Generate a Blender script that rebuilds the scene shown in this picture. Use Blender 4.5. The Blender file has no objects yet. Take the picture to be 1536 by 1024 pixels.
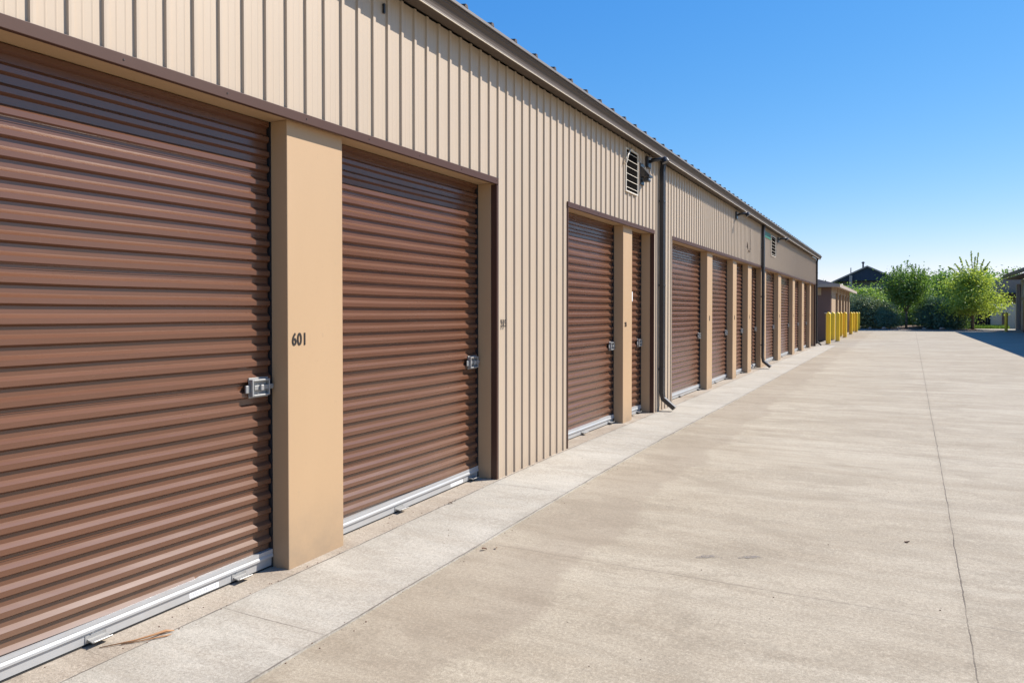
import bpy, bmesh, math, random
from mathutils import Vector, Matrix
random.seed(7)
R = math.radians
S = bpy.context.scene
# ------------------------------------------------------------------ camera
PSI = math.atan(584/1110); TILT = R(.95)
cam_d = bpy.data.cameras.new('camera'); cam = bpy.data.objects.new('camera', cam_d)
S.collection.objects.link(cam); S.camera = cam
CAM = Vector((3.344, 0, 1.5))
cam.location = CAM
cam.rotation_euler = (R(90)-TILT, 0, PSI)
cam_d.sensor_width = 36; cam_d.lens = 36*1110/1536; cam_d.shift_y = -25.6/1536
cam_d.clip_start = .05; cam_d.clip_end = 2000
# ------------------------------------------------------------------ light
SUN = Vector((math.cos(R(43.5))*math.cos(R(43)), math.cos(R(43.5))*math.sin(R(43)), math.sin(R(43.5))))
S.world = bpy.data.worlds.new('World'); S.world.use_nodes = True
wn = S.world.node_tree; bg = wn.nodes['Background']
sky = wn.nodes.new('ShaderNodeTexSky'); sky.sky_type = 'NISHITA'; sky.sun_disc = False
sky.sun_elevation = math.asin(SUN.z); sky.sun_rotation = math.atan2(SUN.x, SUN.y)
sky.altitude = 900; sky.air_density = 1.0; sky.dust_density = .15; sky.ozone_density = 2.0
hs = wn.nodes.new('ShaderNodeHueSaturation'); hs.inputs['Saturation'].default_value = 1.22; hs.inputs['Hue'].default_value = .509
wn.links.new(sky.outputs[0], hs.inputs['Color']); 
# summer sky colour: deeper blue overhead and an even pale blue haze near the horizon
sp = wn.nodes.new('ShaderNodeSeparateColor'); cb = wn.nodes.new('ShaderNodeCombineColor'); wn.links.new(hs.outputs[0], sp.inputs[0])
K = .112*1.537
for ch, (ga, pw) in enumerate(((.80, 1.15), (.76, .71), (.95, .42))):
    a = wn.nodes.new('ShaderNodeMath'); a.operation = 'MULTIPLY'; a.inputs[1].default_value = K; wn.links.new(sp.outputs[ch], a.inputs[0])
    b = wn.nodes.new('ShaderNodeMath'); b.operation = 'POWER'; b.inputs[1].default_value = pw; wn.links.new(a.outputs[0], b.inputs[0])
    c = wn.nodes.new('ShaderNodeMath'); c.operation = 'MULTIPLY'; c.inputs[1].default_value = ga/K; wn.links.new(b.outputs[0], c.inputs[0]); wn.links.new(c.outputs[0], cb.inputs[ch])
wn.links.new(cb.outputs[0], bg.inputs[0])
bg.inputs[1].default_value = .112
sl = bpy.data.lights.new('sun', 'SUN'); sl.energy = 5.0; sl.angle = R(.5); sl.color = (1, .94, .86)
so = bpy.data.objects.new('sun', sl); S.collection.objects.link(so)
so.rotation_euler = (-SUN).to_track_quat('-Z', 'Y').to_euler(); so.location = (20, 10, 40)
S.view_settings.view_transform = 'Standard'; S.view_settings.look = 'None'
S.view_settings.gamma = 1; S.view_settings.exposure = .62
S.render.engine = 'CYCLES'

# ------------------------------------------------------------------ helpers
def gz(y):
    T = ((-12, -.40), (1.7, -.163), (3.4, -.128), (6, -.073), (7.7, -.050), (9.6, -.043), (14.5, -.045), (22, -.02), (34, 0.), (999, 0.))
    for (a, u), (b, v) in zip(T[:-1], T[1:]):
        if y < b: return u+(v-u)*max(0, y-a)/(b-a)
    return 0.
def link(o, parent=None):
    S.collection.objects.link(o)
    if parent: o.parent = parent
    return o
def tag(o, label=None, cat=None, group=None, kind=None):
    if label: o['label'] = label
    if cat: o['category'] = cat
    if group: o['group'] = group
    if kind: o['kind'] = kind
    return o
def empty(name, loc=(0, 0, 0), rz=0):
    o = bpy.data.objects.new(name, None); o.location = loc; o.rotation_euler.z = rz
    o.empty_display_size = .2
    return link(o)
class MB:
    def __init__(s, mats=None):
        s.v = []; s.f = []; s.m = []; s.mi = 0
    def face(s, pts):
        n = len(s.v); s.v += [tuple(p) for p in pts]; s.f.append(tuple(range(n, n+len(pts)))); s.m.append(s.mi)
    def box(s, x0, x1, y0, y1, z0, z1, b=0.0):
        if x1 < x0: x0, x1 = x1, x0
        if y1 < y0: y0, y1 = y1, y0
        if b <= 0:
            n = len(s.v)
            s.v += [(x0,y0,z0),(x1,y0,z0),(x1,y1,z0),(x0,y1,z0),(x0,y0,z1),(x1,y0,z1),(x1,y1,z1),(x0,y1,z1)]
            fs = [(3,2,1,0),(4,5,6,7),(0,1,5,4),(1,2,6,5),(2,3,7,6),(3,0,4,7)]
            s.f += [tuple(n+i for i in f) for f in fs]; s.m += [s.mi]*6
            return
        bm = bmesh.new(); bmesh.ops.create_cube(bm, size=1)
        bmesh.ops.scale(bm, vec=(x1-x0, y1-y0, z1-z0), verts=bm.verts)
        bmesh.ops.translate(bm, vec=((x0+x1)/2, (y0+y1)/2, (z0+z1)/2), verts=bm.verts)
        bmesh.ops.bevel(bm, geom=bm.edges[:], offset=b, segments=2, profile=.5, affect='EDGES')
        s.addbm(bm)
    def addbm(s, bm, M=None):
        if M is not None: bm.transform(M)
        n = len(s.v); bm.verts.index_update()
        s.v += [tuple(v.co) for v in bm.verts]
        for f in bm.faces: s.f.append(tuple(n+v.index for v in f.verts)); s.m.append(s.mi)
        bm.free()
    def extr(s, prof, axis, a, b, closed=False, caps=False):
        """prof: list of 2d points; axis 'y': prof=(x,z); axis 'z': prof=(x,y) a,b may be functions"""
        n = len(s.v); k = len(prof)
        for t in (a, b):
            for p in prof:
                tt = t(p) if callable(t) else t
                s.v.append((p[0], tt, p[1]) if axis == 'y' else (p[0], p[1], tt))
        for i in range(k if closed else k-1):
            j = (i+1) % k
            s.f.append((n+i, n+j, n+k+j, n+k+i)); s.m.append(s.mi)
        if caps:
            s.f.append(tuple(n+i for i in range(k))); s.f.append(tuple(n+k+i for i in reversed(range(k)))); s.m += [s.mi]*2
    def tube(s, pts, r, seg=8, cap=True):
        pts = [Vector(p) for p in pts]; rs = r if isinstance(r, (list, tuple)) else [r]*len(pts)
        n = len(s.v)
        up = None
        for i, p in enumerate(pts):
            d = (pts[min(i+1, len(pts)-1)]-pts[max(i-1, 0)]).normalized()
            if up is None: up = Vector((0, 0, 1)) if abs(d.z) < .9 else Vector((1, 0, 0))
            a = d.cross(up).normalized(); c = a.cross(d).normalized(); up = c
            for k in range(seg):
                t = 2*math.pi*k/seg
                s.v.append(tuple(p+a*math.cos(t)*rs[i]+c*math.sin(t)*rs[i]))
        for i in range(len(pts)-1):
            for k in range(seg):
                k2 = (k+1) % seg
                s.f.append((n+i*seg+k, n+i*seg+k2, n+(i+1)*seg+k2, n+(i+1)*seg+k)); s.m.append(s.mi)
        if cap:
            s.f.append(tuple(n+k for k in reversed(range(seg)))); s.f.append(tuple(n+(len(pts)-1)*seg+k for k in range(seg))); s.m += [s.mi]*2
    def lathe(s, prof, seg=20, o=(0, 0, 0)):
        n = len(s.v)
        for r, z in prof:
            for k in range(seg):
                t = 2*math.pi*k/seg; s.v.append((o[0]+r*math.cos(t), o[1]+r*math.sin(t), o[2]+z))
        for i in range(len(prof)-1):
            for k in range(seg):
                k2 = (k+1) % seg
                s.f.append((n+i*seg+k, n+i*seg+k2, n+(i+1)*seg+k2, n+(i+1)*seg+k)); s.m.append(s.mi)
        s.f.append(tuple(n+(len(prof)-1)*seg+k for k in range(seg))); s.m.append(s.mi)
    def build(s, name, mats, parent=None, smooth=False, normals=False):
        me = bpy.data.meshes.new(name); me.from_pydata(s.v, [], s.f)
        for m in (mats if isinstance(mats, (list, tuple)) else [mats]): me.materials.append(m)
        if s.mi or any(s.m): me.polygons.foreach_set('material_index', s.m)
        if smooth: me.polygons.foreach_set('use_smooth', [True]*len(me.polygons))
        if normals:
            bm = bmesh.new(); bm.from_mesh(me); bmesh.ops.recalc_face_normals(bm, faces=bm.faces); bm.to_mesh(me); bm.free()
        me.update()
        return link(bpy.data.objects.new(name, me), parent)
# --------------------------------------------------------------- materials
class NT:
    def __init__(s, name):
        s.m = bpy.data.materials.new(name); s.m.use_nodes = True; s.t = s.m.node_tree
        s.b = s.t.nodes['Principled BSDF']; s.tc = s.t.nodes.new('ShaderNodeTexCoord')
    def n(s, typ, **kw):
        x = s.t.nodes.new('ShaderNode'+typ)
        for k, v in kw.items(): setattr(x, k, v)
        return x
    def set(s, sock, v):
        if hasattr(v, 'links') or isinstance(v, bpy.types.NodeSocket): s.t.links.new(v, sock)
        else: sock.default_value = v
    def math(s, op, a, b=0., c=None, clamp=False):
        x = s.n('Math', operation=op, use_clamp=clamp); s.set(x.inputs[0], a); s.set(x.inputs[1], b)
        if c is not None: s.set(x.inputs[2], c)
        return x.outputs[0]
    def xyz(s, v=None):
        x = s.n('SeparateXYZ'); s.set(x.inputs[0], v or s.tc.outputs['Object']); return x.outputs
    def map(s, scale=(1, 1, 1), loc=(0, 0, 0), rot=(0, 0, 0)):
        x = s.n('Mapping'); s.t.links.new(s.tc.outputs['Object'], x.inputs[0])
        x.inputs['Scale'].default_value = scale; x.inputs['Location'].default_value = loc; x.inputs['Rotation'].default_value = rot
        return x.outputs[0]
    def noise(s, scale, detail=4, rough=.55, vec=None, dist=0.):
        x = s.n('TexNoise'); s.set(x.inputs['Vector'], vec or s.tc.outputs['Object'])
        x.inputs['Scale'].default_value = scale; x.inputs['Detail'].default_value = detail
        x.inputs['Roughness'].default_value = rough; x.inputs['Distortion'].default_value = dist
        return x.outputs['Fac']
    def ramp(s, f, stops):
        x = s.n('ValToRGB'); s.set(x.inputs[0], f); e = x.color_ramp.elements
        while len(e) < len(stops): e.new(.5)
        for i, (p, c) in enumerate(stops):
            e[i].position = p; e[i].color = (c, c, c, 1) if isinstance(c, (int, float)) else (*c, 1)
        return x.outputs[0]
    def mix(s, f, a, b, mode='MIX'):
        x = s.n('Mix', data_type='RGBA', blend_type=mode); s.set(x.inputs[0], f)
        s.set(x.inputs[6], (*a, 1) if isinstance(a, tuple) else a); s.set(x.inputs[7], (*b, 1) if isinstance(b, tuple) else b)
        return x.outputs[2]
    def bump(s, h, strength=.3, dist=.01):
        x = s.n('Bump'); s.set(x.inputs['Height'], h); x.inputs['Strength'].default_value = strength; x.inputs['Distance'].default_value = dist
        s.t.links.new(x.outputs[0], s.b.inputs['Normal'])
    def out(s, col, rough=.5, metal=0., spec=.5):
        s.set(s.b.inputs['Base Color'], (*col, 1) if isinstance(col, tuple) else col)
        s.set(s.b.inputs['Roughness'], rough); s.b.inputs['Metallic'].default_value = metal
        s.b.inputs['Specular IOR Level'].default_value = spec
        return s.m
def paint(name, col, rough=.45, var=.08, dirt=.0, metal=0., spec=.5, bump=.12, bscale=9, dirt_col=(.25, .19, .13), streak=(1.2, 1.2, .25)):
    t = NT(name)
    f = t.noise(2.2, 5, .6, t.map(streak)); g = t.noise(40, 3, .6)
    a = tuple(c*(1-var) for c in col); b = tuple(min(1, c*(1+var)) for c in col)
    c = t.mix(f, a, b); c = t.mix(t.math('MULTIPLY', g, .08), c, tuple(x*.6 for x in col))
    if dirt > 0:
        z = t.xyz()[2]; low = t.math('SUBTRACT', 1., t.math('DIVIDE', z, .5), clamp=True)
        low = t.math('POWER', low, 2.2)
        d = t.math('MULTIPLY', t.math('MULTIPLY', low, t.noise(5, 5, .65)), dirt*1.6, clamp=True)
        c = t.mix(d, c, dirt_col)
        sp = t.ramp(t.noise(26, 3, .7, t.map((1, 1, .5))), [(.66, 0.), (.76, 1.)])
        c = t.mix(t.math('MULTIPLY', sp, dirt*.35), c, dirt_col)
    t.bump(t.noise(bscale, 2, .5), bump, .01)
    return t.out(c, t.math('ADD', t.math('MULTIPLY', f, .12), rough-.06), metal, spec)
M = {}
M['siding'] = paint('siding_paint', (.47, .372, .272), .42, .035, .25, bump=.05, bscale=3)
M['pillar'] = paint('pillar_paint', (.465, .308, .172), .5, .05, .6, bump=.03, bscale=40)
M['door'] = paint('door_paint', (.120, .049, .025), .27, .16, .22, bump=.14, bscale=2.5, streak=(.5, .25, 3.5), spec=.8)
M['trim'] = paint('brown_trim', (.070, .032, .022), .5, .08, .1, bump=.05, spec=.25)
M['gutter'] = paint('gutter_paint', (.098, .074, .058), .5, .06, bump=.05, spec=.25)
M['roof'] = paint('roof_metal', (.20, .175, .155), .45, .06)
M['black'] = paint('black_metal', (.022, .022, .025), .35, .1, .1)
M['spout'] = paint('downspout_paint', (.022, .021, .024), .42, .1, .2, spec=.45)
M['white'] = paint('white_aluminium', (.47, .49, .50), .42, .04, .35, metal=.25, dirt_col=(.35, .3, .25))
M['steel'] = paint('galvanised_steel', (.36, .355, .34), .5, .10, metal=.5, bump=.05, bscale=12)
M['gap_shadow'] = paint('gap_shadow_black', (.02, .02, .02), .8, .1)
M['dark'] = paint('dark_interior', (.010, .009, .008), .95, .1, spec=.0)
M['ink'] = paint('number_ink', (.02, .013, .01), .6, .05)
M['sticker'] = paint('sticker_white', (.8, .8, .8), .5, .03)
M['sticker_ink'] = paint('sticker_ink', (.42, .43, .45), .5, .03)
M['cream'] = paint('cream_frame', (.74, .66, .54), .4, .05)
M['green'] = paint('green_sheet', (.02, .17, .10), .5, .1)
M['yellow'] = paint('yellow_bollard_sleeve', (.92, .60, .03), .42, .10, .6, bump=.1)
M['tanwall'] = paint('tan_wall', (.42, .30, .19), .6, .05, .2)
M['brownwall'] = paint('brown_end_wall', (.15, .085, .07), .6, .08, .2)
M['roofdark'] = paint('dark_shingle', (.04, .04, .048), .9, .2, bump=.5, bscale=30, spec=.1)
M['navy'] = paint('navy_gable_siding', (.045, .06, .085), .8, .1, spec=.15)
M['houseroof'] = paint('house_roof_edge', (.40, .33, .27), .7, .1)
M['housewall'] = paint('olive_house_wall', (.22, .23, .17), .7, .1)
M['glass'] = NT('window_glass').out((.03, .04, .05), .05, 0, .8)
M['palewall'] = paint('pale_shed_wall', (.62, .62, .52), .6, .05, .2)
M['greywall'] = paint('grey_board_wall', (.25, .215, .185), .7, .08, .2)
M['maroon'] = paint('maroon_door', (.11, .02, .018), .5, .1)
M['fence'] = paint('dark_fence_wood', (.045, .03, .028), .8, .2)
M['bark'] = paint('tree_bark', (.16, .125, .09), .9, .3, bump=1, bscale=25)
M['rock'] = paint('boulder_stone', (.42, .31, .24), .9, .2, bump=1, bscale=6)
M['twig'] = paint('dry_leaf_stem', (.38, .19, .08), .6, .2)
M['leafbit'] = paint('dry_leaf_brown', (.12, .05, .025), .8, .2)
def leafmat(name, c1, c2, c3, trans=.42):
    t = NT(name); geo = t.n('NewGeometry'); rnd = geo.outputs['Random Per Island']
    col = t.ramp(rnd, [(0., c1), (.5, c2), (1., c3)])
    nz = t.noise(1.1, 3, .6); col = t.mix(t.ramp(nz, [(.35, 0.), (.7, .45)]), col, c3)
    d = t.n('BsdfDiffuse'); tr = t.n('BsdfTranslucent'); g = t.n('BsdfGlossy'); g.inputs['Roughness'].default_value = .45
    t.set(d.inputs[0], col); tc = t.mix(.5, col, (min(1, c3[0]*1.5), min(1, c3[1]*1.5), c3[2]*.6)); t.set(tr.inputs[0], tc)
    m1 = t.n('MixShader'); m1.inputs[0].default_value = trans; t.t.links.new(d.outputs[0], m1.inputs[1]); t.t.links.new(tr.outputs[0], m1.inputs[2])
    m2 = t.n('MixShader'); m2.inputs[0].default_value = .04; t.t.links.new(m1.outputs[0], m2.inputs[1]); t.t.links.new(g.outputs[0], m2.inputs[2])
    t.t.links.new(m2.outputs[0], t.t.nodes['Material Output'].inputs[0])
    return t.m
L_mid = leafmat('mid_green_leaves', (.045, .095, .025), (.085, .165, .035), (.17, .28, .06))
L_lime = leafmat('lime_leaves', (.15, .235, .045), (.29, .39, .065), (.46, .54, .12))
L_yel = leafmat('fresh_green_leaves', (.11, .20, .04), (.19, .31, .06), (.31, .44, .10))
L_grey = leafmat('grey_green_needles', (.07, .105, .06), (.13, .18, .095), (.23, .29, .16), .2)
L_blue = leafmat('blue_green_needles', (0.046, 0.101, 0.070), (0.085, 0.171, 0.116), (0.155, 0.264, 0.178), .2)
L_far = leafmat('distant_leaves', (0.078, 0.155, 0.046), (0.124, 0.232, 0.062), (0.202, 0.326, 0.093))

def concrete(name, base, light, warm, joints):
    t = NT(name); X, Y, Z = t.xyz()
    big = t.noise(.55, 5, .62, t.map((.45, 1.15, 1)))
    strk = t.noise(1.6, 6, .65, t.map((.35, 2.4, 1), (3, 1, 0)), .3)
    fine = t.noise(62, 5, .75); grit = t.noise(190, 2, .6); med = t.noise(6, 6, .7, t.map((.6, 1.3, 1)))
    broom = t.noise(9, 4, .7, t.map((.5, 6.5, 1), (2, 5, 0)), .2); pat = t.noise(1.9, 7, .72, t.map((.55, .9, 1), (7, 2, 0)), .6)
    c = t.mix(t.ramp(big, [(.36, 0.), (.64, 1.)]), base, light)
    c = t.mix(t.math('MULTIPLY', t.ramp(strk, [(.42, 0.), (.66, 1.)]), .48), c, warm)
    c = t.mix(t.ramp(pat, [(.50, 0.), (.56, .22), (.68, .30)]), c, tuple(x*.72 for x in warm))
    c = t.mix(t.ramp(pat, [(.30, .25), (.46, 0.)]), c, tuple(min(1, x*1.12) for x in light))
    c = t.mix(t.ramp(broom, [(.36, .22), (.52, 0.)]), c, tuple(x*.6 for x in base))
    c = t.mix(t.ramp(med, [(.35, .2), (.55, 0.)]), c, tuple(x*.55 for x in base))
    c = t.mix(t.ramp(fine, [(.36, .38), (.5, 0.)]), c, tuple(x*.45 for x in base))
    c = t.mix(t.ramp(fine, [(.52, 0.), (.66, .28)]), c, tuple(min(1, x*1.5) for x in light))
    c = t.mix(t.ramp(grit, [(.38, .42), (.52, 0.)]), c, tuple(x*.42 for x in base))
    # small dark specks
    vo = t.n('TexVoronoi'); t.set(vo.inputs['Vector'], t.tc.outputs['Object']); vo.inputs['Scale'].default_value = 4.5
    vr = t.n('SeparateColor'); t.t.links.new(vo.outputs['Color'], vr.inputs[0])
    spk = t.math('MULTIPLY', t.math('LESS_THAN', vo.outputs['Distance'], t.math('MULTIPLY', vr.outputs[0], .055)), t.math('GREATER_THAN', vr.outputs[1], .72))
    c = t.mix(t.math('MULTIPLY', spk, .45), c, (.10, .075, .055))
    wob = t.math('MULTIPLY', t.math('SUBTRACT', t.noise(3.0, 5, .7), .5), .03)
    brk = t.ramp(t.noise(2.2, 4, .7, t.map((1, 1, 1), (9, 4, 0))), [(.32, .25), (.55, 1.)])
    mask = 0.; halo = 0.
    for kind, p0, p1, w, a in joints:
        if kind == 'x':      # line along y at x = p0 + p1*y
            d = t.math('SUBTRACT', X, t.math('ADD', t.math('MULTIPLY', Y, p1), p0))
        elif kind == 'y':
            d = t.math('SUBTRACT', Y, t.math('ADD', t.math('MULTIPLY', X, p1), p0))
        else:                # every p1 metres along y, from p0
            d = t.math('SUBTRACT', t.math('MODULO', t.math('ADD', t.math('SUBTRACT', Y, p0), p1*50.5), p1), p1*.5)
        d = t.math('ABSOLUTE', t.math('ADD', d, wob))
        l = t.math('MULTIPLY', t.math('SUBTRACT', 1., t.math('DIVIDE', d, w), clamp=True), a*2., clamp=True)
        l = t.math('MULTIPLY', l, a); mask = t.math('MAXIMUM', mask, l)
        h = t.math('MULTIPLY', t.math('SUBTRACT', 1., t.math('DIVIDE', d, w*9), clamp=True), a*.35); halo = t.math('MAXIMUM', halo, h)
    c = t.mix(t.math('MULTIPLY', halo, t.noise(9, 4, .7)), c, tuple(x*.45 for x in base))
    mk = t.math('MULTIPLY', mask, brk)
    c = t.mix(mk, c, (.07, .055, .045))
    return t, c, X, Y, fine, grit, mk
t, c, X, Y, fine, grit, mk = concrete('driveway_concrete', (.398, .338, .250), (.492, .432, .334), (.292, .232, .160),
    [('x', 3.61, .011, .0045, .8), ('x', 8.4, -.012, .006, .3), ('m', 4.45, 4.6, .004, .6), ('y', 5.75, -.05, .006, .25), ('y', 2.05, .30, .004, .0)])
# darker tire-worn band by the walkway
edge = t.math('ADD', 1.52, t.math('MULTIPLY', t.math('SUBTRACT', t.noise(1.1, 4, .6, t.map((.1, 1, 1), (5, 1, 0))), .5), .9))
ed = t.math('MULTIPLY', t.math('SUBTRACT', edge, X), 14., clamp=True)
st = t.math('MULTIPLY', ed, t.ramp(t.noise(.45, 4, .6, t.map((1, .6, 1), (5, 2.6, 0))), [(.34, .2), (.52, 1.)]))
c = t.mix(t.math('MULTIPLY', st, .36), c, (.245, .195, .145))
t.bump(t.math('SUBTRACT', t.math('ADD', t.math('MULTIPLY', fine, .5), t.math('MULTIPLY', grit, .35)), t.math('MULTIPLY', mk, 1.5)), .35, .006)
M['drive'] = t.out(c, .85, 0, .25)
t, c, X, Y, fine, grit, mk = concrete('walkway_concrete', (.445, .405, .338), (.52, .487, .42), (.37, .315, .245),
    [('m', 2.85, 3.05, .005, .6), ('x', .035, 0, .007, .85), ('x', .781, 0, .009, .7)])
t.bump(t.math('SUBTRACT', t.math('ADD', t.math('MULTIPLY', fine, .4), t.math('MULTIPLY', grit, .35)), mk), .3, .006)
M['walk'] = t.out(c, .85, 0, .25)
t, c, X, Y, fine, grit, mk = concrete('sill_concrete', (.40, .335, .262), (.49, .43, .35), (.30, .225, .16), [('m', 2.2, 4.7, .004, .5)])
t.bump(t.math('ADD', t.math('MULTIPLY', fine, .7), t.math('MULTIPLY', grit, .35)), .45, .008)
M['sill'] = t.out(c, .9, 0, .2)
t = NT('mulch_soil'); c = t.mix(t.ramp(t.noise(3, 6, .7), [(.4, 0.), (.6, 1.)]), (.14, .085, .06), (.30, .21, .15)); c = t.mix(t.ramp(t.noise(30, 3, .7), [(.4, .7), (.6, 0.)]), c, (.06, .04, .03))
t.bump(t.noise(25, 4, .7), 1, .05); M['soil'] = t.out(c, .95)
t = NT('meadow_ground'); c = t.mix(t.ramp(t.noise(.5, 6, .7), [(.4, 0.), (.6, 1.)]), (.06, .10, .03), (.14, .17, .06)); M['meadow'] = t.out(c, .95)

# ------------------------------------------------------------------ ground
def sheet(name, x0, x1, ys, dz, mat, thick=0):
    mb = MB()
    for a, b in zip(ys[:-1], ys[1:]):
        za, zb = gz(a)+dz, gz(b)+dz
        mb.face([(x0, a, za), (x1, a, za), (x1, b, zb), (x0, b, zb)])
        if thick:
            mb.face([(x1, a, za-thick), (x1, b, zb-thick), (x1, b, zb), (x1, a, za)])
    if thick: mb.face([(x1, ys[-1], gz(ys[-1])+dz-thick), (x0, ys[-1], gz(ys[-1])+dz-thick), (x0, ys[-1], gz(ys[-1])+dz), (x1, ys[-1], gz(ys[-1])+dz)])
    return tag(mb.build(name, mat), kind='structure')
g = MB(); g.face([(-700, -300, -.45), (700, -300, -.45), (700, 900, -.45), (-700, 900, -.45)])
tag(g.build('ground', M['meadow']), kind='structure')
YS = [-12+i*.5 for i in range(0, 53)]+[18, 22, 34, 67.6]
sheet('driveway', -.2, 24, YS, 0, M['drive'], .4)
sheet('walkway', .03, .79, YS[:-1]+[35.6], .008, M['walk'], .3)
sheet('door_sill', -.5, .03, YS[:-1]+[35.2], .008, M['sill'], .3)
# planting bed behind a low concrete edge
mb = MB()
nx, ny = 60, 24; x0, x1, y0, y1 = -22, 28, 67.9, 84
def bedz(x, y):
    return .05+.28*math.exp(-((x-4.2)**2/3+(y-74)**2/9))+.04*math.sin(x*1.7)*math.cos(y*1.3)+.05*random.random()
P = [[(x0+(x1-x0)*i/nx, y0+(y1-y0)*j/ny, 0) for i in range(nx+1)] for j in range(ny+1)]
P = [[(p[0], p[1], bedz(p[0], p[1]) if j > 0 else .03) for p in r] for j, r in enumerate(P)]
for j in range(ny):
    for i in range(nx): mb.face([P[j][i], P[j][i+1], P[j+1][i+1], P[j+1][i]])
tag(mb.build('planting_bed', M['soil']), kind='structure')
mb = MB(); mb.box(-22, 28, 67.6, 67.9, -.4, .06, .02); tag(mb.build('kerb', M['walk']), kind='structure')

# ------------------------------------------------------------------ main storage building
HT, HB, WT = 2.745, 2.685, 3.83     # header trim top and bottom, wall top
Y0, Y1 = -7., 35.15
PX, DX = -.05, -.195               # pillar plane, door plane
bld = tag(empty('storage_building', (0, 0, 0)), 'long tan ribbed metal storage building with brown roller doors down the left side', 'building')
# openings (between wall blocks) and the pillars inside them
groups = [(-4.2, 6.035, [(-2.4, -1.9), (.24, .74), (3.44, 3.955)]),
          (7.70, 10.97, [(9.74, 10.12)]),
          (11.98, 34.85, [(14.72, 15.17), (17.24, 17.66), (19.10, 19.6), (21.05, 21.9), (24.25, 24.85), (27.7, 28.3), (30.45, 31.1), (33.2, 33.65)])]
pitch, rd = .1675, .015
def siding(ya, yb, zb, zt=WT):
    mb = MB(); prof = []; prof.append((0, ya))
    k = math.floor((ya-6.06)/pitch)
    y = 6.06+k*pitch
    while y < yb:
        for dx, dy in ((0, -.004), (rd, 0), (rd+.001, .012), (rd, .026), (0, .032), (0, .066), (.0012, .073), (0, .080), (0, .114), (.0012, .121), (0, .128)):
            if ya+.002 < y+dy < yb-.002: prof.append((dx, y+dy))
        y += pitch
    prof.append((0, yb))
    mb.extr(prof, 'z', (lambda p: gz(p[1])+.0 if zb is None else zb), zt)
    return mb
def add_siding(parts, name):
    big = MB()
    for ya, yb, zb in parts:
        m = siding(ya, yb, zb); n = len(big.v); big.v += m.v; big.f += [tuple(n+i for i in f) for f in m.f]; big.m += m.m
    return big.build(name, M['siding'], bld)
solid = [(Y0, groups[0][0]), (groups[0][1], groups[1][0]), (groups[1][1], groups[2][0]), (groups[2][1], Y1)]
parts = [(a+.0, b-.0, None) for a, b in solid] + [(a, b, HT-.004) for a, b, _ in groups]
parts.sort()
add_siding(parts, 'ribbed_siding')
core = MB()
for a, b in solid: core.box(-.30, -.004, a, b, -.4, WT)
for a, b, _ in groups: core.box(-.30, -.004, a, b, HB+.012, WT)
core.box(-.36, -.30, Y0, Y1, -.4, WT)
core.box(-9.2, -9.0, Y0, Y1, -.4, WT)
core.box(-9.0, -.36, Y0, Y0+.1, -.4, WT+.2); core.box(-9.0, -.36, Y1-.1, Y1, -.4, WT)
core.build('wall_structure', M['pillar'], bld)
# trims
for a, b, _ in groups:
    mb = MB(); mb.box(-.012, .018, a-.02, b+.02, HB, HT, .003); mb.build('header_trim', M['trim'], bld)
for a, b, _ in groups:
    mb = MB(); mb.box(-.16, .012, b-.004, b+.018, gz(b), HB-.001, .002); mb.build('jamb_trim', M['trim'], bld)    # far side corner trim, facing the camera
    mb = MB(); mb.box(-.16, .012, a-.018, a+.004, gz(a), HB-.001, .002); mb.build('jamb_trim', M['trim'], bld)
# jamb lining (tan) inside the brown corner trim, set back to the pillar plane
for a, b, _ in groups:
    mb = MB(); mb.box(-.30, PX, b-.012, b-.0045, gz(b), HB+.01); mb.build('jamb_lining', M['pillar'], bld)
    mb = MB(); mb.box(-.30, PX, a+.0045, a+.012, gz(a), HB+.01); mb.build('jamb_lining', M['pillar'], bld)
# eave: gutter + soffit + roof
gp = [(.006, 3.846), (.02, 3.838), (.160, 3.812), (.168, 3.809), (.173, 3.815), (.168, 3.828), (.170, 3.852), (.180, 3.878), (.196, 3.897), (.200, 3.909), (.208, 3.912), (.208, 3.921), (.193, 3.922), (.02, 3.922)]
mb = MB(); mb.extr(gp, 'y', Y0-.1, Y1+.22, closed=True, caps=True); mb.build('gutter', M['gutter'], bld, normals=True)
mb = MB(); mb.box(.1685, .1775, Y0-.1, Y1+.22, 3.8045, 3.809); mb.build('glint_lip', M['cream'], bld)  # gutter's bottom lip, its sunlit highlight put in as cream colour
mb = MB()
mb.box(-.02, .218, Y0-.12, Y1+.26, 3.930, 3.944)
mb.box(.206, .222, Y0-.12, Y1+.26, 3.9265, 3.949)
mb.build('fascia_edge', M['roof'], bld)
mb = MB()
mb = MB()
rise = .17
n0 = len(mb.v)
mb.face([(.218, Y0-.12, 3.952), (.218, Y1+.26, 3.952), (-4.6, Y1+.26, 3.952+rise*4.76), (-4.6, Y0-.12, 3.952+rise*4.76)])
mb.face([(-4.6, Y0-.12, 3.952+rise*4.76), (-4.6, Y1+.26, 3.952+rise*4.76), (-9.4, Y1+.26, 3.968), (-9.4, Y0-.12, 3.968)])
mb.face([(.12, Y1, 3.95), (-4.6, Y1, 3.94+rise*4.7), (-9.3, Y1, 3.95)])
mb.face([(.12, Y0, 3.95), (-9.3, Y0, 3.95), (-4.6, Y0, 3.94+rise*4.7)])
mb.build('roof_sheet', M['roof'], bld)
mb = MB(); y = Y0+.05
while y < Y1+.2:
    for s in (1,):
        pr = [(-.026, 0), (-.014, .028), (.014, .028), (.026, 0)]
        a = [(.224, y+p[0], 3.950+p[1]) for p in pr]; b = [(-4.6, y+p[0], 3.952+rise*4.76+p[1]) for p in pr]
        for i in range(3): mb.face([a[i], a[i+1], b[i+1], b[i]])
        mb.face(a[::-1])
    y += .432
mb.build('roof_ribs', M['gutter'], bld)
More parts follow.
